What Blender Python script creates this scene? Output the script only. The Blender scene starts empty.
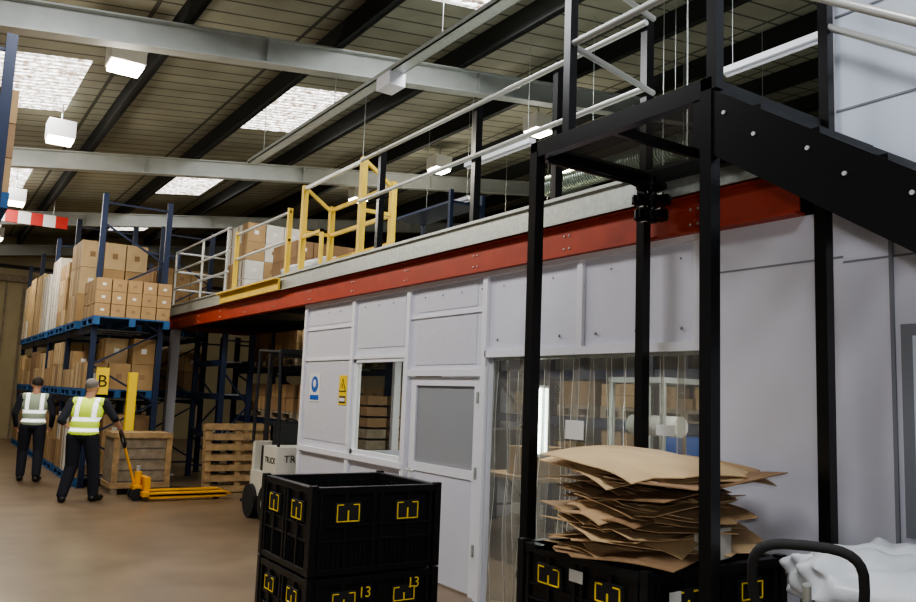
import bpy, math, random
import numpy as np
from mathutils import Vector, Matrix
random.seed(7)
try: bpy.context.scene.view_settings.look='AgX - Medium High Contrast'
except Exception: pass
# ---------------------------------------------------------------- camera
f=800; th=math.radians(33.7); ph=math.atan(96/800); ro=math.radians(2.2)
F=Vector((math.sin(th)*math.cos(ph),math.cos(th)*math.cos(ph),math.sin(ph)))
R0=Vector((math.cos(th),-math.sin(th),0)); U0=R0.cross(F)
R=R0*math.cos(ro)+U0*math.sin(ro); U=U0*math.cos(ro)-R0*math.sin(ro)
cam=bpy.data.cameras.new("camera"); co=bpy.data.objects.new("camera",cam); bpy.context.collection.objects.link(co)
m=Matrix((R,U,-F)).transposed().to_4x4(); m.translation=Vector((0,0,1.7)); co.matrix_world=m
cam.sensor_width=36; cam.lens=f/916*36
bpy.context.scene.camera=co

# ---------------------------------------------------------------- materials
def mat(name,col,rough=.6,metal=0,var=0,scale=8,bump=0,emit=0,alpha=1,spec=.5):
    m=bpy.data.materials.new(name); m.use_nodes=True; nt=m.node_tree; b=nt.nodes["Principled BSDF"]
    b.inputs["Base Color"].default_value=(*col,1); b.inputs["Roughness"].default_value=rough; b.inputs["Metallic"].default_value=metal
    b.inputs["Specular IOR Level"].default_value=spec
    if emit: b.inputs["Emission Color"].default_value=(*col,1); b.inputs["Emission Strength"].default_value=emit
    if alpha<1: b.inputs["Alpha"].default_value=alpha
    if var or bump:
        tc=nt.nodes.new("ShaderNodeTexCoord"); n=nt.nodes.new("ShaderNodeTexNoise"); n.inputs["Scale"].default_value=scale; n.inputs["Detail"].default_value=6
        nt.links.new(tc.outputs["Object"],n.inputs["Vector"])
        if var:
            r=nt.nodes.new("ShaderNodeValToRGB"); r.color_ramp.elements[0].position=.3; r.color_ramp.elements[1].position=.7
            r.color_ramp.elements[0].color=(*[c*(1-var) for c in col],1); r.color_ramp.elements[1].color=(*[min(1,c*(1+var*.6)) for c in col],1)
            nt.links.new(n.outputs["Fac"],r.inputs[0]); nt.links.new(r.outputs[0],b.inputs["Base Color"])
        if bump:
            bp=nt.nodes.new("ShaderNodeBump"); bp.inputs["Strength"].default_value=bump; bp.inputs["Distance"].default_value=.01
            nt.links.new(n.outputs["Fac"],bp.inputs["Height"]); nt.links.new(bp.outputs[0],b.inputs["Normal"])
    return m
M={}
M['panel']=mat("panel_paint",(.65,.65,.73),.45,0,.04,3)
M['panelL']=mat("panel_textured",(.59,.59,.65),.6,0,.06,30)
M['frame']=mat("white_frame",(.76,.76,.81),.4)
M['wallR']=mat("cladding_panel",(.66,.72,.82),.35,0,.04,1)
M['seam']=mat("panel_seam",(.22,.23,.26),.6)
M['red']=mat("red_oxide_paint",(.36,.042,.016),.5,0,.15,6)
M['galv']=mat("galvanised_steel",(.50,.53,.50),.4,.5,.15,25)
M['rail']=mat("grey_tube",(.55,.56,.54),.35,.4)
M['black']=mat("black_powder_coat",(.005,.005,.006),.28)
M['blackp']=mat("black_plastic",(.007,.007,.008),.38,0,.2,10)
M['blackm']=mat("black_matt",(.012,.012,.013),.7)
M['yel']=mat("yellow_paint",(.72,.50,.07),.5,0,.08,5)
M['yelb']=mat("bright_yellow",(.85,.60,.03),.5)
M['truck']=mat("truck_yellow",(.80,.38,.02),.4,0,.1,5)
M['blue']=mat("rack_blue",(.008,.018,.055),.45,0,.1,5)
M['bluep']=mat("pallet_blue",(.02,.10,.26),.7,0,.2,12)
M['card']=mat("cardboard",(.38,.25,.12),.8,0,.12,5)
M['card2']=mat("cardboard_light",(.52,.38,.21),.8,0,.1,5)
M['card3']=mat("cardboard_dark",(.27,.165,.085),.8,0,.12,5)
M['cardw']=mat("cardboard_white",(.62,.60,.54),.7,0,.1,5)
M['sheet']=mat("corrugated_sheet",(.56,.40,.22),.75,0,.1,5); M['sheet2']=mat("corrugated_sheet_dark",(.42,.28,.15),.8,0,.1,5)
M['tape']=mat("label_white",(.75,.74,.70),.5)
M['wood']=mat("pallet_wood",(.36,.24,.12),.8,0,.3,9,.3)
M['woodg']=mat("weathered_wood",(.26,.21,.15),.8,0,.3,9,.3)
M['roofbeam']=mat("roof_beam_paint",(.46,.48,.45),.6,0,.12,3)
M['purlin']=mat("purlin_dark",(.015,.017,.015),.8)
M['cream']=mat("truck_cream",(.62,.60,.52),.35,0,.05,5)
M['rub']=mat("rubber",(.012,.012,.012),.8)
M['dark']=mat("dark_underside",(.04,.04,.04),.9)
M['beige']=mat("beige_wall",(.36,.30,.18),.7,0,.1,2)
M['signb']=mat("sign_blue",(.02,.12,.5),.4)
M['stripe_r']=mat("stripe_red",(.5,.03,.02),.5)
M['wrap']=mat("plastic_wrap",(.52,.54,.56),.25,0,.2,6,.5)
M['lamp']=mat("lamp_diffuser",(1,.93,.78),.5,emit=16)
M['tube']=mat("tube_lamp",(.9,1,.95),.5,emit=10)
M['skin']=mat("skin",(.50,.27,.18),.5); M['hairg']=mat("hair_grey",(.20,.18,.16),.8); M['hairb']=mat("hair_brown",(.04,.03,.025),.8)
M['navy']=mat("navy_cloth",(.012,.014,.024),.85,0,.2,30); M['vest']=mat("hi_vis_yellow_glow",(.66,.88,.08),.6,emit=.22)  # vest emission paints in flash glow; the cloth is no lamp
M['vest1']=mat("hi_vis_pale",(.40,.48,.36),.6)
M['band']=mat("reflective_band_glow",(.9,.92,.9),.3,emit=.9); M['shoe']=mat("shoe_black",(.01,.01,.01),.5)  # band emission stands in for flash light thrown back
M['eye']=mat("eye_dark",(.02,.015,.01),.2)
M['sack']=mat("white_sack",(.60,.63,.66),.3,0,.15,4,1.0)
M['duct']=mat("duct_foil",(.45,.52,.45),.3,.8,.2,20)
M['inner']=mat("inner_wall",(.18,.175,.16),.7,0,.1,2)
M['outer']=mat("outer_wall",(.45,.45,.42),.7,0,.1,2)

M['floor']=mat("painted_concrete",(.175,.125,.080),.34,0,.28,1.6,.06)
def roofmat():
    m=bpy.data.materials.new("roof_lining"); m.use_nodes=True; nt=m.node_tree; N=nt.nodes; L=nt.links; b=N["Principled BSDF"]; b.inputs["Roughness"].default_value=.8
    tc=N.new("ShaderNodeTexCoord"); sp=N.new("ShaderNodeSeparateXYZ"); L.new(tc.outputs["Object"],sp.inputs[0])
    def line(sock,period,w):
        a=N.new("ShaderNodeMath"); a.operation='DIVIDE'; a.inputs[1].default_value=period; L.new(sock,a.inputs[0])
        c=N.new("ShaderNodeMath"); c.operation='FRACT'; L.new(a.outputs[0],c.inputs[0])
        d=N.new("ShaderNodeMath"); d.operation='LESS_THAN'; d.inputs[1].default_value=w; L.new(c.outputs[0],d.inputs[0]); return d.outputs[0]
    l1=line(sp.outputs[1],.33,.11); l2=line(sp.outputs[0],1.8,.03)
    mx=N.new("ShaderNodeMath"); mx.operation='MAXIMUM'; L.new(l1,mx.inputs[0]); L.new(l2,mx.inputs[1])
    n=N.new("ShaderNodeTexNoise"); n.inputs["Scale"].default_value=1.3; n.inputs["Detail"].default_value=5; L.new(tc.outputs["Object"],n.inputs["Vector"])
    r=N.new("ShaderNodeValToRGB"); r.color_ramp.elements[0].position=.3; r.color_ramp.elements[1].position=.75
    r.color_ramp.elements[0].color=(.25,.245,.185,1); r.color_ramp.elements[1].color=(.37,.36,.28,1); L.new(n.outputs["Fac"],r.inputs[0])
    mi=N.new("ShaderNodeMixRGB"); L.new(mx.outputs[0],mi.inputs[0]); L.new(r.outputs[0],mi.inputs[1]); mi.inputs[2].default_value=(.08,.08,.06,1)
    L.new(mi.outputs[0],b.inputs["Base Color"]); return m
M['roof']=roofmat()
def skymat():
    m=bpy.data.materials.new("skylight_sheet"); m.use_nodes=True; nt=m.node_tree; N=nt.nodes; L=nt.links; b=N["Principled BSDF"]
    tc=N.new("ShaderNodeTexCoord"); n=N.new("ShaderNodeTexNoise"); n.inputs["Scale"].default_value=11; n.inputs["Detail"].default_value=8; n.inputs["Roughness"].default_value=.7
    L.new(tc.outputs["Object"],n.inputs["Vector"])
    r=N.new("ShaderNodeValToRGB"); r.color_ramp.elements[0].position=.42; r.color_ramp.elements[0].color=(.16,.10,.06,1)
    r.color_ramp.elements[1].position=.58; r.color_ramp.elements[1].color=(1,.99,.97,1); L.new(n.outputs["Fac"],r.inputs[0])
    w=N.new("ShaderNodeTexWave"); w.bands_direction='Y'; w.inputs["Scale"].default_value=2.2; L.new(tc.outputs["Object"],w.inputs["Vector"])
    mm=N.new("ShaderNodeMixRGB"); mm.blend_type='MULTIPLY'; mm.inputs[0].default_value=.75; L.new(r.outputs[0],mm.inputs[1]); L.new(w.outputs["Color"],mm.inputs[2])
    L.new(mm.outputs[0],b.inputs["Emission Color"]); b.inputs["Emission Strength"].default_value=5.5; b.inputs["Base Color"].default_value=(.4,.4,.4,1)
    return m
M['sky']=skymat()
def pvc(name,tr,col,rough=.12):
    m=bpy.data.materials.new(name); m.use_nodes=True; nt=m.node_tree; N=nt.nodes; L=nt.links; N.clear()
    o=N.new("ShaderNodeOutputMaterial"); t=N.new("ShaderNodeBsdfTransparent"); t.inputs[0].default_value=(.93,.93,.9,1)
    p=N.new("ShaderNodeBsdfPrincipled"); p.inputs["Base Color"].default_value=(*col,1); p.inputs["Roughness"].default_value=rough
    mx=N.new("ShaderNodeMixShader"); mx.inputs[0].default_value=1-tr; L.new(t.outputs[0],mx.inputs[1]); L.new(p.outputs[0],mx.inputs[2]); L.new(mx.outputs[0],o.inputs[0]); return m
M['pvc']=pvc("pvc_strip",.56,(.36,.34,.30),.10); M['glass']=pvc("window_glass",.95,(.1,.11,.12),.05); M['frost']=pvc("frosted_glass",.2,(.36,.37,.40),.3)
M['pvce']=pvc("pvc_edge",.15,(.8,.78,.72),.2)
M['mesh']=pvc("mesh_grating",.55,(.10,.10,.10),.6)

# ---------------------------------------------------------------- builder
class B:
    def __init__(s,name): s.n=name; s.v=[]; s.f=[]; s.mi=[]; s.sm=[]; s.mats=[]
    def _m(s,k):
        if k not in s.mats: s.mats.append(k)
        return s.mats.index(k)
    def add(s,vs,fs,k,smooth=False):
        o=len(s.v); s.v+= [tuple(v) for v in vs]; i=s._m(k)
        for q in fs: s.f.append([o+a for a in q]); s.mi.append(i); s.sm.append(smooth)
    FB=[(0,3,2,1),(4,5,6,7),(0,1,5,4),(1,2,6,5),(2,3,7,6),(3,0,4,7)]
    def box(s,x0,x1,y0,y1,z0,z1,k,sl=0):
        s.add([(x0,y0,z0+sl*x0),(x1,y0,z0+sl*x1),(x1,y1,z0+sl*x1),(x0,y1,z0+sl*x0),(x0,y0,z1+sl*x0),(x1,y0,z1+sl*x1),(x1,y1,z1+sl*x1),(x0,y1,z1+sl*x0)],s.FB,k)
    def ob(s,c,size,k,rot=None):
        rot=rot or Matrix.Identity(3); c=Vector(c); h=[a/2 for a in size]
        s.add([c+rot@Vector((sx*h[0],sy*h[1],sz*h[2])) for sx,sy,sz in [(-1,-1,-1),(1,-1,-1),(1,1,-1),(-1,1,-1),(-1,-1,1),(1,-1,1),(1,1,1),(-1,1,1)]],s.FB,k)
    def beam(s,p0,p1,w,h,k):
        p0=Vector(p0);p1=Vector(p1); d=(p1-p0); l=d.length; d.normalize()
        up=Vector((0,0,1)) if abs(d.z)<.99 else Vector((0,1,0)); sd=d.cross(up).normalized(); u=sd.cross(d)
        s.ob((p0+p1)/2,(l,w,h),k,Matrix((d,sd,u)).transposed())
    def cyl(s,p0,p1,r,k,r2=None,seg=12):
        p0=Vector(p0);p1=Vector(p1); d=(p1-p0).normalized(); a=d.orthogonal().normalized(); b=d.cross(a); r2=r if r2 is None else r2
        vs=[p0+(a*math.cos(t)+b*math.sin(t))*r for t in [2*math.pi*i/seg for i in range(seg)]]+[p1+(a*math.cos(t)+b*math.sin(t))*r2 for t in [2*math.pi*i/seg for i in range(seg)]]
        s.add(vs,[(i,(i+1)%seg,seg+(i+1)%seg,seg+i) for i in range(seg)],k,True)
        s.add(vs,[tuple(range(seg-1,-1,-1)),tuple(range(seg,2*seg))],k)
    def tube(s,pts,r,k,closed=False,seg=10):
        pts=[Vector(p) for p in pts]; n=len(pts)
        for i in range(n if closed else n-1): s.cyl(pts[i],pts[(i+1)%n],r,k,seg=seg)
        for p in pts: s.sph(p,(r,r,r),k,8,6)
    def sph(s,c,r,k,u=16,w=10):
        c=Vector(c); vs=[];fs=[]
        for j in range(w+1):
            for i in range(u):
                a=2*math.pi*i/u; b=math.pi*j/w; vs.append(c+Vector((r[0]*math.sin(b)*math.cos(a),r[1]*math.sin(b)*math.sin(a),r[2]*math.cos(b))))
        for j in range(w):
            for i in range(u): fs.append((j*u+i,(j+1)*u+i,(j+1)*u+(i+1)%u,j*u+(i+1)%u))
        s.add(vs,fs,k,True)
    def done(s,bevel=0,loc=None,rotz=0):
        me=bpy.data.meshes.new(s.n); me.from_pydata(s.v,[],s.f)
        for k in s.mats: me.materials.append(M[k])
        me.polygons.foreach_set("material_index",s.mi); me.polygons.foreach_set("use_smooth",s.sm); me.update()
        o=bpy.data.objects.new(s.n,me); bpy.context.collection.objects.link(o)
        if bevel: b=o.modifiers.new("bevel",'BEVEL'); b.width=bevel; b.segments=2; b.limit_method='ANGLE'; b.angle_limit=math.radians(40)
        if loc: o.location=loc
        o.rotation_euler[2]=rotz
        return o
def text(body,size,k,loc,rot,parent=None,name="lettering",ext=.001):
    c=bpy.data.curves.new(name,"FONT"); c.body=body; c.size=size; c.extrude=ext; c.align_x='CENTER'; c.align_y='CENTER'; c.materials.append(M[k])
    o=bpy.data.objects.new(name,c); bpy.context.collection.objects.link(o); o.location=loc; o.rotation_euler=rot
    if parent: o.parent=parent
    return o
RX=(math.pi/2,0,-math.pi/2)
RY=(math.pi/2,0,0)

# ---------------------------------------------------------------- shell
S=.13; RZ=5.70
b=B("floor"); b.box(-4,17,-6,27,-.1,0,'floor'); b.done()
b=B("ceiling"); b.box(-4,17,-6,27,RZ,RZ+.06,'roof',S); b.done()
b=B("wall_end"); b.box(-4,17,27,27.1,0,8.2,'beige')
for x in (1.9,2.35,2.8,3.25): b.box(x,x+.05,26.93,27,0,4.6,'woodg')
b.box(1.7,3.6,26.9,27,4.6,4.8,'woodg'); b.box(-4,17,26.96,27,5.0,5.1,'dark'); b.done()
b=B("wall_back"); b.box(-4,17,-6.1,-6,0,8.2,'outer'); b.done()
b=B("wall_left"); b.box(-4.1,-4,-6,27,0,5.25,'outer'); b.done()
b=B("wall_right"); b.box(17,17.1,-6,27,0,8.2,'inner'); b.done()
for Y in (2.75,8.75,14.8,20.8,26.5):
    b=B("roof_beam"); b.box(-4,17,Y-.09,Y+.09,5.355,5.375,'roofbeam',S); b.box(-4,17,Y-.012,Y+.012,5.08,5.36,'roofbeam',S); b.box(-4,17,Y-.09,Y+.09,5.06,5.08,'roofbeam',S)
    for x in np.arange(-3,17,3.0): b.box(x,x+.012,Y-.08,Y+.08,5.08,5.36,'roofbeam',S)
    b.done()
b=B("roof_purlins")
for i in range(12):
    x=-3.3+1.8*i
    b.box(x-.025,x+.025,-6,27,5.38,5.695,'purlin',S); b.box(x-.07,x+.04,-6,27,5.38,5.40,'purlin',S)
b.done()
def area(name,loc,sx,sy,w,col=(1,1,1),rot=(0,0,0)):
    l=bpy.data.lights.new(name,'AREA'); l.shape='RECTANGLE'; l.size=sx; l.size_y=sy; l.energy=w; l.color=col
    o=bpy.data.objects.new(name,l); bpy.context.collection.objects.link(o); o.location=loc; o.rotation_euler=rot; return o
def point(name,loc,r,w,col=(1,1,1)):
    l=bpy.data.lights.new(name,'POINT'); l.shadow_soft_size=r; l.energy=w; l.color=col
    o=bpy.data.objects.new(name,l); bpy.context.collection.objects.link(o); o.location=loc; return o
b=B("skylight")
for x0,x1 in ((.3,1.5),(4.2,5.3),(14.7,15.9)):
    for y0 in (-.5,5.2,11.1,17.2,23.0):
        if x0>14 and y0<10: continue
        b.box(x0,x1,y0,y0+2.4,RZ-.01,RZ-.002,'sky',S)
        if x0<14 and y0<20: area("skylight_daylight",((x0+x1)/2,y0+1.2,RZ+S*(x0+x1)/2-.1),1.1,2.4,200 if y0<0 else (135 if y0<10 else 80),(.95,.97,1))
b.done()
# ---------------------------------------------------------------- booth
X=4.1
b=B("wall_booth")
def pn(y0,y1,z0,z1,k='panel'): b.box(X,X+.05,y0,y1,z0,z1,k)
pn(8.21,9.64,0,2.8,'panel'); pn(7.02,8.21,0,1.0); pn(7.02,8.21,2.1,2.8); pn(6.94,7.02,0,2.8)
pn(5.72,6.94,1.92,2.8); pn(5.62,5.72,0,2.8); pn(3.36,5.62,2.08,2.8); pn(-5.9,3.36,0,2.8)
b.box(X,4.3,9.59,9.64,0,2.8,'panel'); b.box(4.3,6.2,9.59,9.64,0,.95,'panel'); b.box(4.3,6.2,9.59,9.64,2.3,2.8,'panel'); b.box(6.2,9,9.59,9.64,0,2.8,'panel'); b.box(5.4,5.5,9.58,9.65,.95,2.3,'frame')
b.box(9,9.05,-5.9,9.64,0,2.8,'inner')
for y0,y1,z0,z1 in ((8.32,9.52,1.12,2.44),(7.1,8.14,2.2,2.72),(5.82,6.86,2.0,2.44),(5.82,6.86,2.52,2.75),(8.32,9.52,2.52,2.74),(8.32,9.52,.1,1.02),(7.1,8.14,.1,.9)):
    b.box(X-.006,X,y0,y1,z0,z1,'panelL')
b.done()
b=B("trim_booth")
def tr(y0,y1,z0,z1,d=.03,k='frame'): b.box(X-d,X,y0,y1,z0,z1,k)
for y in (9.60,8.24,7.0,5.67): tr(y-.035,y+.035,0,2.8,.035)
for y in (4.46,3.36): tr(y-.03,y+.03,2.06,2.8,.03)
tr(3.33,9.62,2.76,2.8,.045); tr(3.33,5.65,2.05,2.11,.035); tr(7,9.6,2.08,2.12,.02); tr(7,9.6,.97,1.03,.045); tr(5.67,7,1.89,1.95,.03); tr(8.24,9.6,2.46,2.49,.015); tr(5.67,7,2.46,2.49,.015)
for y in (5.1,3.9): tr(y-.004,y+.004,2.11,2.76,.004,'seam')
tr(2.4,3.33,2.53,2.54,.004,'seam'); tr(-3,2.4,2.50,2.51,.004,'seam'); tr(3.32,3.335,0,2.8,.008,'seam'); tr(2.13,2.15,0,2.8,.012,'seam')
for y in np.arange(3.5,9.5,.32): b.sph((X-.02,y,2.66),(.006,.009,.009),'seam',8,6)
for y in np.arange(3.5,5.6,.4): b.sph((X-.012,y,2.2),(.008,.012,.012),'seam',8,6)
b.done()
b=B("wall_right_cladding"); b.box(X+.0,X+.08,-5.9,2.42,2.8,6.2,'wallR')
for z in (3.35,3.9,4.45,5.0,5.55): b.box(X-.006,X,-5.9,2.42,z,z+.012,'seam')
b.box(X-.02,X+.08,2.42,2.46,2.8,6.2,'frame'); b.done()
b=B("window_1")
for y0,y1,z0,z1 in ((7.03,7.09,1.03,2.09),(8.15,8.21,1.03,2.09),(7.03,8.21,1.03,1.08),(7.03,8.21,2.04,2.09)): b.box(X-.01,X+.06,y0,y1,z0,z1,'frame')
b.box(X+.02,X+.026,7.09,8.15,1.08,2.04,'glass'); b.done()
b=B("window_2")
b.box(X-.01,X,1.2,2.1,1.1,2.15,'seam'); b.box(X-.016,X-.01,1.26,2.04,1.16,2.09,'wallR'); b.done()
b=B("door_1")
b.box(X+.0,X+.05,5.73,5.83,0,1.88,'frame'); b.box(X,X+.05,6.83,6.93,0,1.88,'frame'); b.box(X,X+.05,5.83,6.83,1.8,1.88,'frame'); b.box(X,X+.05,5.83,6.83,.98,1.06,'frame'); b.box(X+.01,X+.04,5.83,6.83,.02,.98,'panel'); b.box(X+.02,X+.03,5.83,6.83,1.06,1.8,'frost')
for z in (.35,1.0,1.65): b.box(X-.03,X,5.70,5.76,z,z+.1,'galv'); b.cyl((X-.035,5.73,z),(X-.035,5.73,z+.1),.009,'galv')
b.cyl((X-.06,6.86,.98),(X-.06,6.72,.98),.011,'galv'); b.cyl((X-.06,6.86,.98),(X,6.86,.98),.011,'galv'); b.done()
b=B("strip_curtain"); y=3.38; k=0
while y<5.6:
    w=.21; pts=9; vs=[];fs=[]; off=.014*(k%2); ph0=random.random()*6; tw=random.uniform(-.10,.10); bow=random.uniform(.015,.05)*(1 if random.random()<.6 else -1)
    for j in range(16):
        z=2.07-2.05*j/15; g=j/15
        for i in range(pts):
            u=i/(pts-1); vs.append((X+.07+off+bow*math.sin(u*math.pi)+(tw*(u-.5)+.018*math.sin(j*.7+ph0+u*2))*min(1,g*2),y+u*w,z))
    for j in range(15):
        for i in range(pts-1):
            a=j*pts+i; fs.append((a,a+1,a+pts+1,a+pts))
    b.add(vs,fs,'pvc',True)
    for s0 in (vs[0::pts],vs[pts-1::pts]):
        b.add([(v[0]-.002,v[1]-.003,v[2]) for v in s0]+[(v[0]-.002,v[1]+.003,v[2]) for v in s0],[(j,16+j,17+j,j+1) for j in range(15)],'pvce')
    y+=.17; k+=1
b.box(X+.04,X+.08,3.36,5.64,2.03,2.09,'galv')
b.done()
b=B("paper_notice"); b.box(X+.0,X+.002,4.42,4.62,1.42,1.56,'tape'); b.box(X+.0,X+.002,3.56,3.72,1.5,1.57,'tape'); b.done()
b=B("safety_sign"); b.box(X-.012,X-.006,9.1,9.4,1.58,1.92,'tape'); b.cyl((X-.014,9.25,1.79),(X-.012,9.25,1.79),.1,'signb',seg=24); b.box(X-.014,X-.012,9.12,9.38,1.6,1.66,'signb')
b.sph((X-.016,9.25,1.8),(.002,.045,.05),'tape'); b.done()
b=B("warning_sign"); b.box(X-.012,X-.006,8.36,8.56,1.56,1.9,'yelb')
b.add([(X-.015,8.46,1.87),(X-.015,8.37,1.71),(X-.015,8.55,1.71)],[(0,1,2)],'blackm'); b.add([(X-.017,8.46,1.845),(X-.017,8.39,1.722),(X-.017,8.53,1.722)],[(0,1,2)],'yelb'); b.box(X-.019,X-.017,8.453,8.467,1.745,1.80,'blackm')
b.box(X-.014,X-.012,8.38,8.54,1.58,1.66,'blackm'); b.box(X-.016,X-.014,8.39,8.53,1.6,1.64,'tape'); b.done()
# ---------------------------------------------------------------- mezzanine
b=B("mezzanine_red_beam")
b.box(4.0,4.1,2.62,16.3,2.80,2.815,'red'); b.box(4.04,4.055,2.62,16.3,2.815,3.03,'red'); b.box(4.0,4.1,2.62,16.3,3.03,3.045,'red')
b.box(4.0,12,16.2,16.3,2.80,3.045,'red')
for y in np.arange(3.3,16,1.22):
    for z in (2.86,2.96):
        for yy in (.03,.09): b.sph((4.037,y+yy,z),(.006,.01,.01),'galv',8,6)
b.done()
b=B("mezzanine_deck"); b.box(3.99,12,2.46,16.32,3.2,3.25,'galv'); b.box(3.99,4.0,2.46,16.32,3.05,3.2,'galv'); b.box(3.965,4.0,2.46,16.32,3.235,3.26,'galv'); b.box(3.97,4.0,2.46,16.32,3.05,3.065,'galv')
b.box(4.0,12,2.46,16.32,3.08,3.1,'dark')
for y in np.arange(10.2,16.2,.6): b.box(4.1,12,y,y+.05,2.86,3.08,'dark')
b.done()
b=B("mezzanine_column"); b.box(4.04,4.20,16.05,16.22,0,2.8,'frame'); b.box(3.98,4.26,16.0,16.27,0,.02,'frame'); b.done()
b=B("mezzanine_guardrail")
for y in (3.80,4.75,5.88,7.72): b.box(4.03,4.1,y-.03,y+.03,3.25,4.42,'black')
for z in (4.36,3.88): b.cyl((4.0,3.75,z),(4.0,8.1,z),.022,'rail')
for y in (5.0,7.5,10.0): b.box(7.6,7.66,y,y+.06,3.25,4.4,'black')
for z in (4.36,3.88): b.cyl((7.6,3.7,z),(7.6,12.9,z),.022,'rail')
b.done()
b=B("mezzanine_end_railing")
for y in (13.0,14.4,16.2): b.cyl((4.05,y,3.25),(4.05,y,4.35),.022,'rail')
for z in (4.33,3.95,3.6): b.cyl((4.05,12.9,z),(4.05,16.2,z),.02,'rail'); b.cyl((4.05,16.2,z),(8.5,16.2,z),.02,'rail')
for x in (5.5,7,8.5): b.cyl((x,16.2,3.25),(x,16.2,4.35),.022,'rail')
b.done()
b=B("pallet_gate"); xe=4.42; ya,yc=8.15,9.85
for y in (yc,ya): 
    b.box(4.02,4.09,y-.035,y+.035,3.25,4.42,'yel'); b.box(xe,xe+.07,y-.035,y+.035,3.25,4.2,'yel')
    b.beam((4.05,y,4.4),(xe,y,4.15),.04,.04,'yel'); b.beam((4.05,y,3.8),(xe,y,3.8),.04,.04,'yel')
for z in (4.15,3.8,3.45): b.box(xe+.01,xe+.05,ya,yc,z-.022,z+.022,'yel')
b.box(xe+.01,xe+.05,8.9,8.96,3.3,4.15,'yel'); b.box(4.03,4.07,ya,yc,4.36,4.40,'rail')
b.box(4.03,4.07,9.2,yc,3.7,3.74,'yel'); b.box(4.03,4.07,9.2,9.25,3.25,3.74,'yel')
b.done()
b=B("yellow_kickplate"); b.box(3.93,3.96,10.3,12.85,3.05,3.19,'yel'); b.box(3.86,3.96,10.3,12.85,3.19,3.21,'yel')
b.box(4.02,4.08,12.5,12.56,3.25,4.2,'yel'); b.box(4.02,4.08,10.3,10.36,3.25,4.2,'yel'); b.cyl((4.05,10.3,4.15),(4.05,12.55,4.15),.02,'rail'); b.cyl((4.05,10.3,3.75),(4.05,12.55,3.75),.02,'rail'); b.done()

# ---------------------------------------------------------------- stair and landing
b=B("steel_staircase")
x0,x1,y0,y1=3.02,3.95,2.42,3.71
for x,y in ((x0,y0),(x0,y1),(x1,y0),(x1,y1)):
    w=.033; b.box(x-w,x+w,y-w,y+w,0,3.2,'black'); b.box(x-.09,x+.09,y-.09,y+.09,0,.012,'black')
for x in (x0,x1): b.box(x-.03,x+.03,y0-.03,y1+.03,3.165,3.26,'black')
for y in (y0,y1): b.box(x0-.03,x1+.03,y-.03,y+.03,3.165,3.26,'black')
b.box(x0,x1,y0,y1,3.235,3.24,'mesh')
b.box(x0,x1,3.1,3.13,3.18,3.235,'black')
b.tube([(x0+.06,y1-.05,3.15),(x0+.2,y1-.1,3.13),(x0+.34,y1-.06,3.15),(x0+.5,y1-.12,3.12),(x0+.7,y1-.1,3.13),(x1-.05,y1-.13,3.08)],.014,'black')
t=math.tan(math.radians(33)); yb=-2.4; ys0=2.5
def zs(y): return 3.27-(ys0-y)*t
for x in (x0,x1):
    k=.025
    b.add([(x-k,ys0,3.27),(x+k,ys0,3.27),(x+k,ys0,2.95),(x-k,ys0,2.95),(x-k,yb,zs(yb)),(x+k,yb,zs(yb)),(x+k,yb,zs(yb)-.30),(x-k,yb,zs(yb)-.30)],B.FB,'black')
    for i in range(12):
        y=ys0-.18-.42*i; s=-1 if x==x0 else 1
        for dy,dz in ((0,-.09),(-.16,-.13)): b.cyl((x+s*k,y+dy,zs(y+dy)+dz),(x+s*(k+.006),y+dy,zs(y+dy)+dz),.010,'rail',seg=8)
for i in range(16):
    y=ys0-.12-.28*i; b.box(x0,x1,y-.24,y,zs(y)-.16,zs(y)-.13,'black')
for x in (x0,x1):
    for y in (y0-.03,y0-1.7,y0-3.4): b.box(x-.028,x+.028,y-.028,y+.028,zs(y)-.1 if y<2.3 else 3.2,zs(y)+1.12,'black')
    for h in (.55,1.08): b.tube([(x,y0-.03,3.25+h),(x,yb,zs(yb)+h)],.02,'rail')
b.box(x0-.028,x0+.028,3.40,3.456,3.26,4.45,'black')
for h in (.55,1.08): b.tube([(x0,y0-.03,3.25+h),(x0,3.43,3.25+h)],.02,'rail'); b.tube([(x0,3.43,3.25+h),(x1,3.64,3.25+h)],.02,'rail')
b.done()
b=B("cable_reel")
c=Vector((x1-.10,y1-.16,3.02))
for i in range(14):
    a=i*math.pi/7; b.beam(c+Vector((.07*math.cos(a),.07*math.sin(a),.0)),c+Vector((.125*math.cos(a),.125*math.sin(a),0)),.014,.05,'black')
    b.beam(c+Vector((.05*math.cos(a),.05*math.sin(a),-.1)),c+Vector((.11*math.cos(a),.11*math.sin(a),-.1)),.014,.06,'black')
b.cyl(c+Vector((0,0,-.15)),c+Vector((0,0,.16)),.03,'black'); b.cyl(c+Vector((0,0,-.02)),c+Vector((0,0,.02)),.085,'black',seg=24); b.cyl(c+Vector((0,0,-.12)),c+Vector((0,0,-.08)),.075,'black',seg=24); b.cyl(c+Vector((0,0,.08)),c+Vector((0,0,.10)),.1,'black',seg=24)
b.done()

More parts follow.
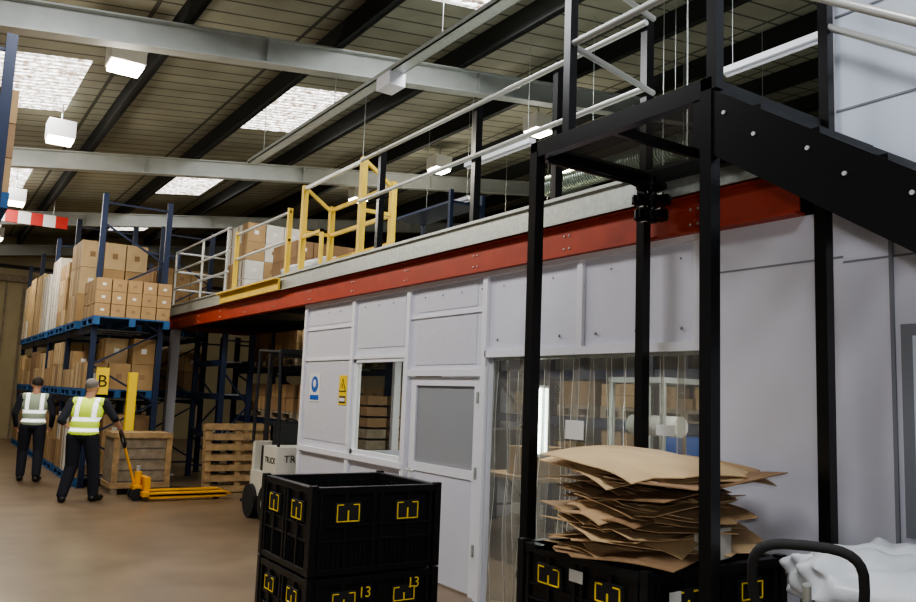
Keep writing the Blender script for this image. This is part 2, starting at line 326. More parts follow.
# ---------------------------------------------------------------- crates
def crate(name,x0,x1,y0,y1,tiers,labels=False):
    b=B(name)
    for z0,z1 in tiers:
        t=.035
        for a in ((x0,x0+t,y0,y1),(x1-t,x1,y0,y1),(x0,x1,y0,y0+t),(x0,x1,y1-t,y1)): b.box(*a,z0+.02,z1-.04,'blackp')
        r=.02
        for a in ((x0-r,x0+t,y0-r,y1+r),(x1-t,x1+r,y0-r,y1+r),(x0-r,x1+r,y0-r,y0+t),(x0-r,x1+r,y1-t,y1+r)): b.box(*a,z1-.045,z1,'blackp'); b.box(*a,z0,z0+.04,'blackp')
        b.box(x0,x1,y0,y1,z0,z0+.03,'blackp')
        def face(fix,sgn,lo,hi,ax):
            L=hi-lo; zm=z0+.04; zt=z1-.045
            def bx(a0,a1,c0,c1,d,k):
                p,q=(fix,fix+sgn*d) if sgn>0 else (fix-d,fix)
                if ax=='x': b.box(p,q,a0,a1,c0,c1,k)
                else: b.box(a0,a1,p,q,c0,c1,k)
            for u in (0,.06,.25,.47,.53,.75,.94,1): bx(lo+u*L-.012,lo+u*L+.012,zm,zt,.018,'blackp')
            for v in (.35,.55): bx(lo,hi,zm+v*(zt-zm),zm+v*(zt-zm)+.014,.014,'blackp')
            for u in np.arange(.09,.95,.035):
                if not(.22<u<.28 or .45<u<.55): bx(lo+u*L,lo+u*L+.006,zm,zm+.35*(zt-zm),.010,'blackp')
            for u in (.26,.74):
                cx=lo+u*L; w=.085; a=zm+.62*(zt-zm); c=zm+.86*(zt-zm)
                bx(cx-w-.01,cx+w+.01,a-.01,c+.01,.02,'blackm')
                bx(cx-w,cx-w+.008,a,c,.024,'yelb'); bx(cx+w-.008,cx+w,a,c,.024,'yelb'); bx(cx-w,cx+w,a,a+.008,.024,'yelb'); bx(cx-w,cx-w+.05,c-.008,c,.024,'yelb'); bx(cx+w-.05,cx+w,c-.008,c,.024,'yelb')
                bx(cx-.006,cx+.006,a,c-.04,.024,'yelb')
        face(x0,-1,y0,y1,'x'); face(x1,1,y0,y1,'x'); face(y0,-1,x0,x1,'y'); face(y1,1,x0,x1,'y')
        for u in np.arange(.1,.95,.1):
            xx=x0+u*(x1-x0); yy=y0+u*(y1-y0)
            b.box(xx-.006,xx+.006,y1-t-.012,y1-t,z0+.05,z1-.05,'blackp'); b.box(x1-t-.012,x1-t,yy-.006,yy+.006,z0+.05,z1-.05,'blackp')
        for x in (x0,x1):
            for y in (y0,y1): b.box(x-.025,x+.025,y-.025,y+.025,z0,z1+.012,'blackp')
    if labels: 
        b.box(x0-.028,x0-.024,y0+.40,y0+.50,tiers[-1][1]-.13,tiers[-1][1]-.07,'tape'); b.box(x0+.12,x0+.2,y0-.028,y0-.024,tiers[-1][1]-.15,tiers[-1][1]-.09,'tape')
    return b.done(.003)
o=crate("stackable_plastic_crate",2.24,3.20,4.98,5.84,[(0,.48),(.50,1.07)])
text("13",.10,'yelb',(3.02,4.953,.40),RY,o,"number"); text("13",.10,'yelb',(2.64,4.953,.37),RY,o,"number")
crate("stackable_plastic_crate",2.86,3.86,2.64,3.54,[(0,.45),(.47,.93)],True)
# flattened cardboard
random.seed(21)
b=B("flattened_cardboard_pile"); z=.945
def sheet(cx,cy,z,w,d,a,bend,tx,ty,k,cut,wav):
    n=13; vs=[];fs=[]
    for lay in (0,.005):
        for r in range(n):
            for c in range(n):
                u=c/(n-1)-.5; v=r/(n-1)-.5
                px=u*w; py=v*d
                if cut[0] and u>.3: py*=cut[0]
                if cut[1] and u<-.3: py=py*cut[1]+.05
                if cut[2] and v>.2: px*=cut[2]
                pz=z+lay+bend*(1-4*u*u)-bend*.5+tx*u+ty*v+wav*math.sin(9*v+5*u+cx*40)
                if v<-.1: pz-=abs(bend)*1.0*(-.1-v)**2*6
                vs.append((cx+px*math.cos(a)-py*math.sin(a),cy+px*math.sin(a)+py*math.cos(a),max(pz,.942)))
    q=n*n
    for r in range(n-1):
        for c in range(n-1): k0=r*n+c; fs.append((k0,k0+n,k0+n+1,k0+1)); fs.append((q+k0,q+k0+1,q+k0+n+1,q+k0+n))
    for c in range(n-1):
        fs.append((c,c+1,q+c+1,q+c)); e=(n-1)*n+c; fs.append((e+1,e,q+e,q+e+1)); e=c*n; fs.append((e+n,e,q+e,q+e+n)); e=c*n+n-1; fs.append((e,e+n,q+e+n,q+e))
    b.add(vs,fs,k,False)
N=32
for i in range(N):
    w=random.uniform(.68,1.06); d=random.uniform(.35,.80); a=max(-.35,min(.35,random.gauss(0,.25)))
    if i<8: w=random.uniform(.95,1.08)
    cut=[random.choice([0,.6,.75,.5]),random.choice([0,.55,.8]),random.choice([0,.7,.85])]
    sheet(3.36+random.gauss(0,.04),3.07+random.gauss(0,.05),z,w,d,a,random.uniform(-.04,.045),random.gauss(0,.05),random.gauss(0,.045),random.choice(['sheet','sheet2','sheet2','card3','sheet','cardw' if i%5==0 else 'sheet']),cut,random.uniform(0,.005))
    z+=random.uniform(.010,.0145)
sheet(3.40,3.07,z+.01,1.0,.70,.2,-.03,.04,.03,'sheet2',(0,0,.8),.003)
sheet(3.38,3.05,z+.03,1.08,.80,-.12,.05,.01,.05,'sheet',(.8,.75,0),.003)
sheet(3.34,3.02,z+.055,1.02,.76,.04,.045,-.01,.05,'sheet',(.75,.85,0),.003)
b.done()
b=B("small_white_carton"); b.ob((3.42,2.72,1.02),(.16,.12,.15),'cardw',Matrix.Rotation(.2,3,'Z')); b.ob((3.42,2.72,1.097),(.03,.121,.002),'tape',Matrix.Rotation(.2,3,'Z')); b.done(.003)

# ---------------------------------------------------------------- pallet trucks
def pallet_truck(name,loc,rot,k,top=(-.42,0,1.02),loopw=.11,big=0):
    b=B(name)
    for y in (-.2,.2):
        b.box(0,1.15,y-.075,y+.075,.07,.12,k); b.box(.0,1.15,y-.075,y-.065,.04,.1,k); b.box(0,1.15,y+.065,y+.075,.04,.1,k)
        b.cyl((1.0,y-.05,.04),(1.0,y+.05,.04),.038,'rub'); b.add([(1.15,y-.075,.07),(1.15,y+.075,.07),(1.15,y+.075,.12),(1.15,y-.075,.12),(1.24,y-.03,.07),(1.24,y+.03,.07),(1.24,y+.03,.09),(1.24,y-.03,.09)],B.FB,k)
    b.box(-.1,0,-.28,.28,.07,.14,k); b.box(-.06,.02,-.2,.2,.12,.34,k); b.cyl((-.12,0,.1),(-.12,0,.42),.05,k); b.cyl((-.12,0,.42),(-.12,0,.5),.03,'galv')
    for y in (-.1,.1): b.cyl((-.14,y-.03,.09),(-.14,y+.03,.09),.09,'rub',seg=20)
    b.box(-.2,-.08,-.12,.12,.16,.22,k)
    p=Vector((-.17,0,.24)); T=Vector(top); d=(T-p).normalized(); s=Vector((0,1,0)); H=.24+big; a=T-d*H
    b.cyl(p,a,.019,k)
    w=loopw; rt=.014; loop=[]
    for i in range(28):
        t=2*math.pi*i/28; e=lambda q: math.copysign(abs(q)**.6,q)
        loop.append(a+d*(H/2)+d*(H/2)*e(-math.cos(t))+s*w*e(math.sin(t)))
    b.tube(loop,rt,'rub',True); b.box(a.x-.02,a.x+.02,-.02,.02,a.z-.03,a.z+.06,'rub'); b.cyl(a+d*.0,a+d*.12,.012,'galv')
    return b.done(0,loc,rot)
pallet_truck("pallet_truck",(3.0,12.75,0),0,'truck')
pallet_truck("pallet_truck",(2.56,1.64,0),math.radians(32),'blackm',(-.60,0,1.335),.142,.0)
def lump(name,c,size,k,n=5,seed=1,sub=.03,fold=0):
    random.seed(seed); b=B(name)
    for i in range(n):
        z0=c[2]+size[2]*i/n; h=size[2]/n; vs=[];fs=[]; u=80; w=40
        ox,oy=random.uniform(-.05,.05),random.uniform(-.05,.05); p1,p2,p3=[random.random()*6 for _ in range(3)]
        e=lambda t,p: math.copysign(abs(t)**p,t)
        for j in range(w+1):
            for q in range(u):
                a=2*math.pi*q/u; bb=math.pi*j/w; ca,sa=math.cos(a),math.sin(a)
                r=1+sub*math.sin(5*a+p1)+sub*math.sin(9*a+j*.4+p2)+sub*.5*math.sin(17*a-j*.6+p3)
                x_=c[0]+ox+size[0]/2*r*e(math.sin(bb),.5)*e(ca,.5); y_=c[1]+oy+size[1]/2*r*e(math.sin(bb),.5)*e(sa,.5)
                fz=fold*(abs(math.sin(11*x_+7*y_+p1))+.6*abs(math.sin(-9*x_+17*y_+p2))-.8)*max(0,math.cos(bb))
                vs.append((x_,y_,z0+h/2+h*.5*e(math.cos(bb),.7)*(1+sub*3*math.sin(4*a+p3)*math.sin(bb))+fz))
        for j in range(w):
            for q in range(u): fs.append((j*u+q,(j+1)*u+q,(j+1)*u+(q+1)%u,j*u+(q+1)%u))
        b.add(vs,fs,k,True)
    return b.done()
def pallet(b,x0,x1,y0,y1,z,k='wood'):
    n=7; L=y1-y0
    for i in range(n): yy=y0+i*(L-.1)/(n-1); b.box(x0,x1,yy,yy+.1,z+.12,z+.142,k)
    for x in (x0,(x0+x1)/2-.05,x1-.1):
        b.box(x,x+.1,y0,y1,z+.1,z+.12,k); b.box(x,x+.1,y0,y1,z,z+.02,k)
        for yy in (y0,(y0+y1)/2-.05,y1-.1): b.box(x,x+.1,yy,yy+.1,z+.02,z+.1,k)
b=B("wooden_pallet"); pallet(b,3.14,4.0,1.15,2.25,0); b.done()
lump("stack_of_white_sacks",(3.56,1.70,.145),(.80,1.0,.96),'sack',4,3,.05,.05)

# ---------------------------------------------------------------- racks and goods
def rack(name,x0,x1,ys,levels,top):
    b=B(name)
    for y in ys:
        for x in (x0,x1):
            b.box(x-.045,x+.045,y-.035,y+.035,0,top,'blue'); b.box(x-.07,x+.07,y-.06,y+.06,0,.01,'blue')
        z=.2; s=0
        while z<top-.8: b.beam((x0 if s else x1,y,z),(x1 if s else x0,y,z+.6),.03,.03,'blue'); z+=.6; s=1-s
        b.beam((x0,y,.2),(x1,y,.2),.03,.03,'blue'); b.beam((x0,y,top-.15),(x1,y,top-.15),.03,.03,'blue')
    for z in levels:
        for x in (x0,x1): b.box(x-.03,x+.03,ys[0],ys[-1],z-.11,z,'blue')
        for i in range(len(ys)-1):
            for fr in (.25,.5,.75): yy=ys[i]+(ys[i+1]-ys[i])*fr; b.box(x0,x1,yy-.03,yy+.03,z-.03,z-.005,'galv')
    return b.done()
def cartons(name,x0,x1,y0,y1,z,nx,ny,nz,h,ks=('card',),pal='bluep',jit=.01,miss=0,label=True):
    b=B(name); pallet(b,x0,x1,y0,y1,z+.002,pal); z+=.146
    dx=(x1-x0)/nx; dy=(y1-y0)/ny; hh=h/nz
    for k in range(nz):
        for i in range(nx):
            for j in range(ny):
                if k==nz-1 and random.random()<miss: continue
                if 0<i<nx-1 and 0<j<ny-1 and k<nz-1: continue
                g=.006+random.random()*jit; a0=x0+i*dx+g; a1=x0+(i+1)*dx-g*.5; c0=y0+j*dy+g; c1=y0+(j+1)*dy-g*.5; mk=random.choice(ks)
                b.box(a0,a1,c0,c1,z+k*hh+.002,z+(k+1)*hh-.004,mk)
                if label:
                    ww=(a1-a0)*.25; b.box((a0+a1)/2-ww/2,(a0+a1)/2+ww/2,c0-.003,c0-.001,z+k*hh+hh*.4,z+k*hh+hh*.6,'tape' if random.random()<.5 else 'card3')
                    b.box(a0-.003,a0-.001,(c0+c1)/2-.03,(c0+c1)/2+.03,z+k*hh+.01,z+(k+1)*hh-.02,'card3')
    return b.done()
ys=[14.4,17.1,19.8,22.5,25.2]; lv=[1.45,2.65]
rack("pallet_rack",2.36,3.42,ys,lv,4.9)
random.seed(11)
cartons("pallet_of_cartons",2.30,3.52,14.2,15.4,2.66,5,4,3,.64,('card',))
hs_=[1.35,1.5,1.25,1.5,1.3,1.45,1.5,1.4]
for i in range(4):
    for q in range(2):
        yy=ys[i]+.15+q*1.27
        if not(i==0 and q==0): cartons("pallet_of_cartons",2.26,3.42,yy,yy+1.1,2.66,3,3,3 if q else 4,hs_[i*2+q],[('cardw','card2'),('card','card2'),('cardw',),('card2',)][(i+q)%4])
        cartons("pallet_of_cartons",2.28,3.4,yy,yy+1.1,1.46,3,3,2,random.uniform(.6,.9),random.choice([('card','card2'),('card2',),('card','card3'),('card3','card2')]),miss=.2)
        cartons("pallet_of_cartons",2.28,3.4,yy,yy+1.1,0.0,3,3,2,random.uniform(.7,1.05),random.choice([('card3','card'),('card',),('cardw','card')]),miss=.2)
rack("pallet_rack",3.85,4.85,[16.6,19.3,22,24.7],[1.45,2.75],4.9)
for i in range(3):
    for q in range(2):
        yy=16.75+2.7*i+q*1.27
        cartons("pallet_of_cartons",3.8,4.85,yy,yy+1.1,2.76,3,3,3,random.uniform(1.1,1.6),random.choice([('card',),('card3','card'),('cardw','card')]))
        cartons("pallet_of_cartons",3.8,4.85,yy,yy+1.1,1.46,3,3,2,.8,('card3','card'))
rack("pallet_rack",5.2,6.2,[11.2,13.6,15.6],[1.2,2.1],2.7)
rack("pallet_rack",4.5,5.0,[14.2,15.9],[.9,1.6,2.2],2.7)
for z in (1.21,0.0,2.11):
    for y in (11.3,12.5,13.8): cartons("pallet_of_cartons",5.15,6.2,y,y+1.0,z,3,3,2,.45,('card3','card'),'woodg')
rack("pallet_rack",-.6,.41,[8.0,10.7],[1.7,3.2],4.78)
for yy in (8.05,9.35): cartons("pallet_of_cartons",-.65,.52,yy,yy+1.1,3.21,3,3,3,.95,('card','card3'))
random.seed(5)
cartons("pallet_of_cartons",4.9,6.0,14.6,15.7,3.25,3,3,4,1.45,('card','cardw'))
cartons("pallet_of_cartons",6.3,7.4,14.4,15.6,3.25,3,3,3,1.2,('card','card3'))
cartons("pallet_of_cartons",5.2,6.2,12.9,14.0,3.25,3,3,3,.9,('card3',))
lump("wrapped_goods",(4.95,11.3,3.26),(.8,1.9,.4),'wrap',2,5)
lump("wrapped_goods",(5.85,10.6,3.26),(.8,1.4,.6),'wrap',2,8)
b=B("steel_shelving")
for y in (12.0,10.2):
    for x in (6.6,7.2): b.box(x-.03,x+.03,y-.03,y+.03,3.26,4.9,'blue')
for z in (3.5,4.1,4.7): b.box(6.6,7.2,10.2,12,z,z+.04,'blue')
b.done()
b=B("upright_guard"); b.box(2.93,3.07,14.18,14.30,.0,1.9,'yelb'); b.box(2.88,3.12,14.14,14.34,0,.02,'yelb'); b.done(.01)
b=B("bay_sign"); b.box(2.44,2.64,14.30,14.31,1.52,1.96,'yelb'); b.box(2.48,2.54,14.31,14.36,1.6,1.9,'blue'); o=b.done(); text("B",.28,'blackm',(2.54,14.296,1.73),RY,o,"letter_b")
b=B("wooden_crate")
x0,x1,y0,y1,h=2.62,3.50,13.35,14.05,.95
b.box(x0,x1,y0+.02,y1-.02,.12,h-.03,'woodg')
for x in (x0,x1-.09): b.box(x,x+.09,y0-.005,y0+.02,.1,h,'wood')
b.box(x0,x1,y0-.02,y0+.02,h-.08,h,'wood'); b.box(x0,x1,y0-.02,y0+.02,.1,.18,'wood'); b.box(x0-.02,x0,y0,y1,h-.08,h,'wood'); b.box(x0-.02,x0,y0,y1,.1,.18,'wood')
for i in range(4): b.box(x0,x1,y0+.01,y0+.018,.2+i*.17,.205+i*.17,'dark')
b.box(x0,x1,y0,y1,h-.03,h-.005,'wood')
for x in (x0,(x0+x1)/2-.05,x1-.1): b.box(x,x+.1,y0,y1,0,.1,'woodg')
b.done()
for n,(xx,yy,lean) in enumerate(((4.0,13.3,.12),(4.1,13.55,.12),(4.85,13.9,.1))):
    b=B("wooden_pallet"); b2=B("t"); pallet(b2,0,1.1,0,1.1,0)
    Rm=Matrix.Rotation(math.pi/2-lean,3,'X'); b.v=[tuple(Rm@Vector(v)+Vector((xx,yy,.0))) for v in b2.v]
    mz=min(v[2] for v in b.v); b.v=[(v[0],v[1],v[2]-mz) for v in b.v]; b.f=b2.f; b.mi=b2.mi; b.sm=b2.sm; b.mats=b2.mats; b.done()

# ---------------------------------------------------------------- forklift
b=B("forklift_truck"); 
b.box(3.5,4.55,10.02,10.5,.32,.98,'cream'); b.box(3.52,4.53,10.5,11.0,.30,.62,'cream'); b.box(3.56,4.5,10.05,11.0,.14,.32,'blackm'); b.box(3.6,4.45,10.5,10.85,.62,.95,'blackm')
b.box(3.495,3.5,10.04,10.48,.36,.60,'blackm')
b.box(3.65,4.35,10.55,10.60,.95,1.25,'blackm'); b.box(3.55,4.5,10.95,11.05,.3,1.0,'cream'); b.beam((4.0,10.95,1.0),(4.0,10.85,1.15),.03,.03,'blackm')
ring=[(4.0+.15*math.cos(a),10.84+.05*math.sin(a),1.17+.14*math.sin(a)) for a in np.linspace(0,2*math.pi,14)[:-1]]; b.tube(ring,.012,'blackm',True)
for x in (3.55,4.5):
    b.tube([(x,10.12,.95),(x,10.25,2.2),(x,11.0,2.23),(x,11.05,1.0)],.022,'blackm')
for i in range(5): y=10.35+i*.13; b.box(3.55,4.5,y,y+.025,2.2,2.225,'blackm')
b.box(3.55,4.5,10.23,10.26,2.18,2.24,'blackm')
for x in (3.47,4.42):
    b.cyl((x,10.3,.24),(x+.16,10.3,.24),.24,'rub',seg=24); b.cyl((x-.005,10.3,.24),(x+.165,10.3,.24),.10,'cream',seg=20)
    b.cyl((x,10.9,.22),(x+.16,10.9,.22),.22,'rub',seg=24)
for x in (3.76,4.28): b.box(x-.025,x+.025,11.1,11.18,.08,2.25,'blackm')
for z in (.3,1.2,2.17): b.box(3.76,4.28,11.11,11.17,z,z+.06,'blackm')
for x in (3.8,4.2): b.box(x-.05,x+.05,11.2,12.0,.06,.1,'blackm'); b.box(x-.05,x+.05,11.19,11.24,.06,.6,'blackm')
b.box(3.6,4.42,11.19,11.23,.3,.36,'blackm')
o=b.done(.015,(.36,-.26,0))
text("TRUCK",.13,'blackm',(3.80,10.005,.83),RY,o,"lettering"); text("TRUCK",.11,'blackm',(3.496,10.25,.80),RX,o,"lettering")

# ---------------------------------------------------------------- inside booth
random.seed(3)
rack("storage_rack",7.0,7.6,[4.6,6.4,8.2,9.4],[.9,1.5,2.1],2.6)
for z in (.91,1.51,0.0):
    for y in (4.75,5.6,6.55,7.35,8.3): cartons("box_of_stock",7.0,7.55,y,y+.7,z,random.choice([1,2]),random.choice([1,2,3]),random.choice([1,2]),random.uniform(.12,.36),random.choice([('card3','card'),('cardw','blackm'),('blackm','card3'),('galv','card'),('signb','cardw')]),'woodg',miss=.3,jit=.03)
b=B("work_bench")
b.box(5.3,6.1,6.4,8.6,.86,.9,'wood')
for x in (5.35,6.05):
    for y in (6.45,8.55): b.box(x-.03,x+.03,y-.03,y+.03,0,.86,'galv')
b.box(5.4,5.9,6.6,7.0,.9,1.2,'card'); b.box(5.5,5.9,7.4,7.9,.9,1.35,'blackm'); b.box(5.45,5.95,8.0,8.4,.9,1.1,'cardw'); b.done()
b=B("packing_machine")
b.box(5.6,6.2,5.0,5.7,.6,1.15,'galv'); b.box(5.65,6.15,5.1,5.6,1.15,1.2,'blackm')
for x in (5.63,6.17):
    for y in (5.03,5.67): b.box(x-.02,x+.02,y-.02,y+.02,0,1.95,'galv')
b.box(5.6,6.2,5.0,5.7,1.9,1.95,'galv'); b.cyl((5.9,5.05,1.5),(5.9,5.65,1.5),.10,'cardw'); b.done()
b=B("added_glare_tubes")  # added lit tubes, made up to put glare behind the curtain
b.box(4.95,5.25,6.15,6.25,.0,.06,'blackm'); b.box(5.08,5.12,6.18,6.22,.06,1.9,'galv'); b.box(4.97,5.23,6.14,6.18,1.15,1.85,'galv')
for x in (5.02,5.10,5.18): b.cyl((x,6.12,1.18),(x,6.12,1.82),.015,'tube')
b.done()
b=B("booth_tube_lamp")
for y in (4.2,7.4): b.box(5.3,5.42,y-.6,y+.6,2.7,2.76,'frame'); b.cyl((5.36,y-.58,2.68),(5.36,y+.58,2.68),.018,'tube')
b.done()
b=B("ceiling_booth"); b.box(4.15,9,2.5,9.59,2.78,2.8,'inner'); b.done()
b=B("stacked_timber")
for i in range(11):
    for j in range(3): b.box(5.1+j*.32,5.4+j*.32,9.75,10.95,.05+i*.15,.17+i*.15,random.choice(['wood','woodg','card3']))
b.box(5.1,6.04,9.8,9.9,0,.05,'wood'); b.box(5.1,6.04,10.8,10.9,0,.05,'wood'); b.done()
for y in (4.2,7.4): area("booth_light",(5.36,y,2.64),.3,1.2,55,(.95,1,.95))
area("under_mezzanine_light",(5.2,11.6,2.75),.3,1.2,25,(.95,1,.95))

# ---------------------------------------------------------------- hanging lights and services
for i,(x,y,z) in enumerate([(1.63,9.5,5.36),(1.43,13.1,5.36),(1.28,18.2,5.3),(1.28,23.2,5.3),(8.3,10.2,6.25),(8.35,17.0,6.35),(8.35,13.4,6.3)]):
    b=B("high_bay_lamp"); w=.19
    b.box(x-w,x+w,y-w,y+w,z-.04,z+.22,'tape')
    b.box(x-w+.02,x+w-.02,y-w+.02,y+w-.02,z-.09,z-.04,'lamp')
    b.cyl((x,y,z+.22),(x,y,RZ-.01+S*x),.012,'galv'); b.done(.01)
    area("high_bay_light",(x,y,z-.12),.4,.4,62,(1,.9,.72))
    if i not in(3,): point("high_bay_spill",(x,y,z-.35),.15,34,(1,.94,.82))
b=B("cable_tray"); b.box(3.95,4.1,3.2,12,5.2,5.215,'galv'); b.box(3.95,3.96,3.2,12,5.2,5.26,'galv'); b.box(4.09,4.1,3.2,12,5.2,5.26,'galv')
for y in (4,6.5,9,11.5): b.cyl((4.02,y,5.2),(4.02,y,6.2),.006,'galv',seg=6)
b.box(3.93,4.13,7.4,7.7,5.05,5.2,'frame'); b.done()
for x,y,z,l in ((6.3,8.6,5.0,1.5),(6.6,6.4,5.05,1.5),(9.5,12,5.2,1.5),(6.4,4.2,5.0,1.5),(9.0,7,5.3,1.5),(7.4,11.6,5.0,1.5),(10.5,9.5,5.6,1.5)):
    b=B("fluorescent_batten"); b.box(x-.05,x+.05,y-l/2,y+l/2,z,z+.06,'frame'); b.cyl((x,y-l/2+.03,z-.02),(x,y+l/2-.03,z-.02),.016,'frame')
    for yy in (-l/2+.1,l/2-.1): b.cyl((x,y+yy,z+.06),(x,y+yy,5.65+S*x),.004,'galv',seg=6)
    b.done()
b=B("flexible_duct")
for i in range(60):
    y=6.8+i*.05; b.cyl((8.2,y,5.15),(8.2,y+.03,5.15),.17,'duct',seg=16); b.cyl((8.2,y+.03,5.15),(8.2,y+.05,5.15),.15,'duct',seg=16)
for y in (7.0,9.6): b.cyl((8.2,y,5.3),(8.2,y,6.7),.006,'galv',seg=6)
b.done()
b=B("height_warning_bar")
for i in range(16): x=-1.5+i*.25; b.box(x,x+.25,19.9,19.95,5.15,5.42,'stripe_r' if i%2 else 'tape')
for x in (-1.2,2.2): b.cyl((x,19.92,5.42),(x,19.92,5.65+S*x),.01,'galv')
b.done()
b=B("drop_cable")
for x,y in ((4.9,9.9),(6.8,6.1),(5.2,4.4)): b.cyl((x,y,3.26),(x,y,5.65+S*x),.007,'galv',seg=6)
b.done()
area("camera_flash",(.02,-.05,1.86),.12,.08,34,(.98,.98,1),co.matrix_world.to_euler())

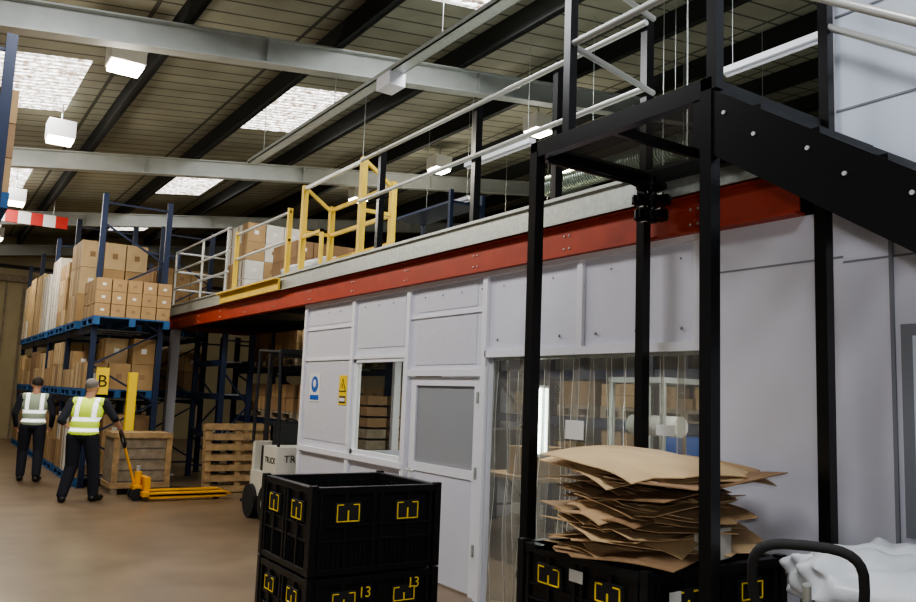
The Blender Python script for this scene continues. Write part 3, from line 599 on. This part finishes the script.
# ---------------------------------------------------------------- people
def person(name,loc,rot,J,hair,vest,sleeve,curl=(1,1),sc=1.0):
    prim=[]
    def cap(p0,p1,r0,r1,tag): prim.append(('c',Vector(p0),Vector(p1),r0,r1,tag))
    def ell(c,r,tag): prim.append(('e',Vector(c),r,tag))
    lean=J.get('lean',(0,0)); 
    def T(r,fw,z): k=max(0,(z-.95)/.8); return Vector((r+lean[0]*k,fw+lean[1]*k,z))
    ell(T(0,0,.96),(.17,.125,.13),'tr'); ell(T(0,0,1.10),(.175,.13,.17),'v'); ell(T(0,.0,1.28),(.195,.135,.19),'v'); cap(T(-.155,0,1.42),T(.155,0,1.42),.072,.072,'v')
    ell(T(0,0,.99),(.185,.14,.09),'v')
    cap(T(0,0,1.44),T(0,.015,1.56),.06,.055,'s')
    hc=T(0,.03,1.645); tn=J.get('turn',0); hd=Vector((-math.sin(tn),math.cos(tn),0)); hs=Vector((math.cos(tn),math.sin(tn),0))
    ell(hc,(.078,.095,.115),'s'); ell(hc+hd*.025-Vector((0,0,.05)),(.058,.065,.07),'s')
    cap(hc+hd*.085+Vector((0,0,.01)),hc+hd*.108-Vector((0,0,.02)),.012,.016,'s')
    cap(hc+hd*.085-Vector((0,0,.055))-hs*.02,hc+hd*.085-Vector((0,0,.055))+hs*.02,.010,.010,'s')
    for s in (-1,1): ell(hc+hs*.08*s-Vector((0,0,.005)),(.014,.02,.032),'s')
    ell(hc-hd*.018+Vector((0,0,.032)),(.083,.095,.095),'h')
    for i,s in enumerate((-1,1)):
        hip=T(.095*s,0,.92); kn=Vector(J['knee'][i]); an=Vector(J['ankle'][i])
        cap(hip,kn,.102,.078,'tr'); cap(kn,an+Vector((0,0,.0)),.080,.064,'tr')
        toe=an+Vector(J['toe'][i]); base=Vector((an.x,an.y,.05)); cap(base-Vector(J['toe'][i])*.15,Vector((toe.x,toe.y,.042)),.048,.038,'sh'); cap(base,an,.05,.05,'sh')
        sh=T(.19*s,0,1.42); el=Vector(J['elbow'][i]); ha=Vector(J['hand'][i]); 
        cap(sh,el,.066,.052,'sl'); mid=el.lerp(ha,.12); cap(el,mid,.052,.048,'sl'); cap(mid,ha,.042 if not sleeve else .047,.028 if not sleeve else .036,'sl' if sleeve else 's')
        d=(ha-el).normalized(); pd=Vector(J['palm'][i]).normalized(); side=d.cross(pd).normalized()
        pc=ha+d*.05; cap(ha,pc+d*.02,.026,.024,'s')
        for q in range(4):
            o0=(q-1.5)*.02; L=[.07,.08,.075,.058][q]; a0=pc+d*.025+side*o0; cap(pc*.6+ha*.4+side*o0*.8,a0,.013,.011,'s')
            a1=a0+(d*.8+pd*.6*curl[i]).normalized()*L*.5; cap(a0,a1,.0105,.0095,'s'); a2=a1+(d*.25+pd*curl[i]).normalized()*L*.5; cap(a1,a2,.0095,.008,'s')
        t0=ha+d*.02+side*-.02; t1=t0-side*.03+d*.02+pd*.015; cap(t0,t1,.012,.011,'s'); cap(t1,t1+d*.025+pd*.015,.011,.009,'s')
    b=B(name); M['tmp']=M['navy']
    for p in prim:
        if p[0]=='c':
            b.cyl(p[1],p[2],p[3],'tmp',p[4],16); b.sph(p[1],(p[3],)*3,'tmp',16,10); b.sph(p[2],(p[4],)*3,'tmp',16,10)
        else: b.sph(p[1],p[2],'tmp',24,16)
    o=b.done(); rm=o.modifiers.new("r",'REMESH'); rm.mode='VOXEL'; rm.voxel_size=.008
    sm=o.modifiers.new("s",'SMOOTH'); sm.factor=.5; sm.iterations=3
    dg=bpy.context.evaluated_depsgraph_get(); me=bpy.data.meshes.new_from_object(o.evaluated_get(dg)); o.modifiers.clear(); o.data=me
    me.materials.clear(); keys=['skin',hair,vest,'band','navy','shoe']
    for k in keys: me.materials.append(M[k])
    N=len(me.polygons); c=np.empty(N*3); me.polygons.foreach_get("center",c); c=c.reshape(N,3)
    best=np.full(N,9.); tag=np.zeros(N,int); tg=['s','h','v','band','tr','sh','sl']
    for p in prim:
        if p[0]=='c':
            a=np.array(p[1]); d=np.array(p[2])-a; t=np.clip(((c-a)@d)/max(d@d,1e-9),0,1); dist=np.linalg.norm(c-a-t[:,None]*d,axis=1)-(p[3]+(p[4]-p[3])*t); k=tg.index(p[5])
        else:
            q=(c-np.array(p[1]))/np.array(p[2]); dist=(np.linalg.norm(q,axis=1)-1)*min(p[2]); k=tg.index(p[3])
        w=dist<best; best[w]=dist[w]; tag[w]=k
    z=c[:,2]; lx=lean[0]; rr=c[:,0]-lx*np.clip((z-.95)/.8,0,9)
    mi=np.zeros(N,int)
    mi[tag==1]=1; mi[tag==2]=2; mi[tag==4]=4; mi[tag==5]=5; mi[tag==6]=4
    v=tag==2
    mi[v&(((z>1.0)&(z<1.055))|((z>1.15)&(z<1.205)))]=3
    mi[v&(z>1.2)&(np.abs(rr)>.075)&(np.abs(rr)<.13)]=3
    mi[v&(z<.915)]=4
    me.polygons.foreach_set("material_index",mi.astype(np.int32)); me.polygons.foreach_set("use_smooth",np.ones(N,bool)); me.update()
    o.location=loc; o.rotation_euler[2]=rot; o.scale=(sc,sc,1)
    e=B("eyes")
    for s in (-1,1): e.sph(hc+hd*.086+hs*.032*s+Vector((0,0,.012)),(.010,.007,.006),'eye',10,8)
    eo=e.done(); eo.parent=o
    return o
person("warehouse_worker",(2.07,12.75,0),-.357,dict(lean=(.05,.08),turn=-.5,
  knee=[(-.11,.05,.5),(.15,.04,.5)],ankle=[(-.17,-.05,.11),(.17,.06,.11)],toe=[(-.05,.17,0),(.06,.17,0)],
  elbow=[(-.25,-.08,1.15),(.35,.03,1.20)],hand=[(-.14,.14,1.0),(.42,.15,1.03)],palm=[(.3,.3,-1),(-.2,.3,-1)]),'hairg','vest',False,(.5,1.3),1.14)
person("warehouse_worker",(1.73,15.6,0),-.2,dict(lean=(0,.03),turn=.3,
  knee=[(-.12,.10,.5),(.11,.0,.5)],ankle=[(-.12,.05,.11),(.12,-.12,.13)],toe=[(-.02,.17,0),(.03,.17,0)],
  elbow=[(-.27,-.02,1.14),(.27,-.02,1.14)],hand=[(-.25,.10,.93),(.25,.12,.93)],palm=[(1,.1,0),(-1,.1,0)]),'hairb','vest1',True,(.5,.5),1.08)

w=bpy.data.worlds.new("world"); bpy.context.scene.world=w; w.use_nodes=True; w.node_tree.nodes["Background"].inputs[0].default_value=(.5,.55,.6,1); w.node_tree.nodes["Background"].inputs[1].default_value=.3
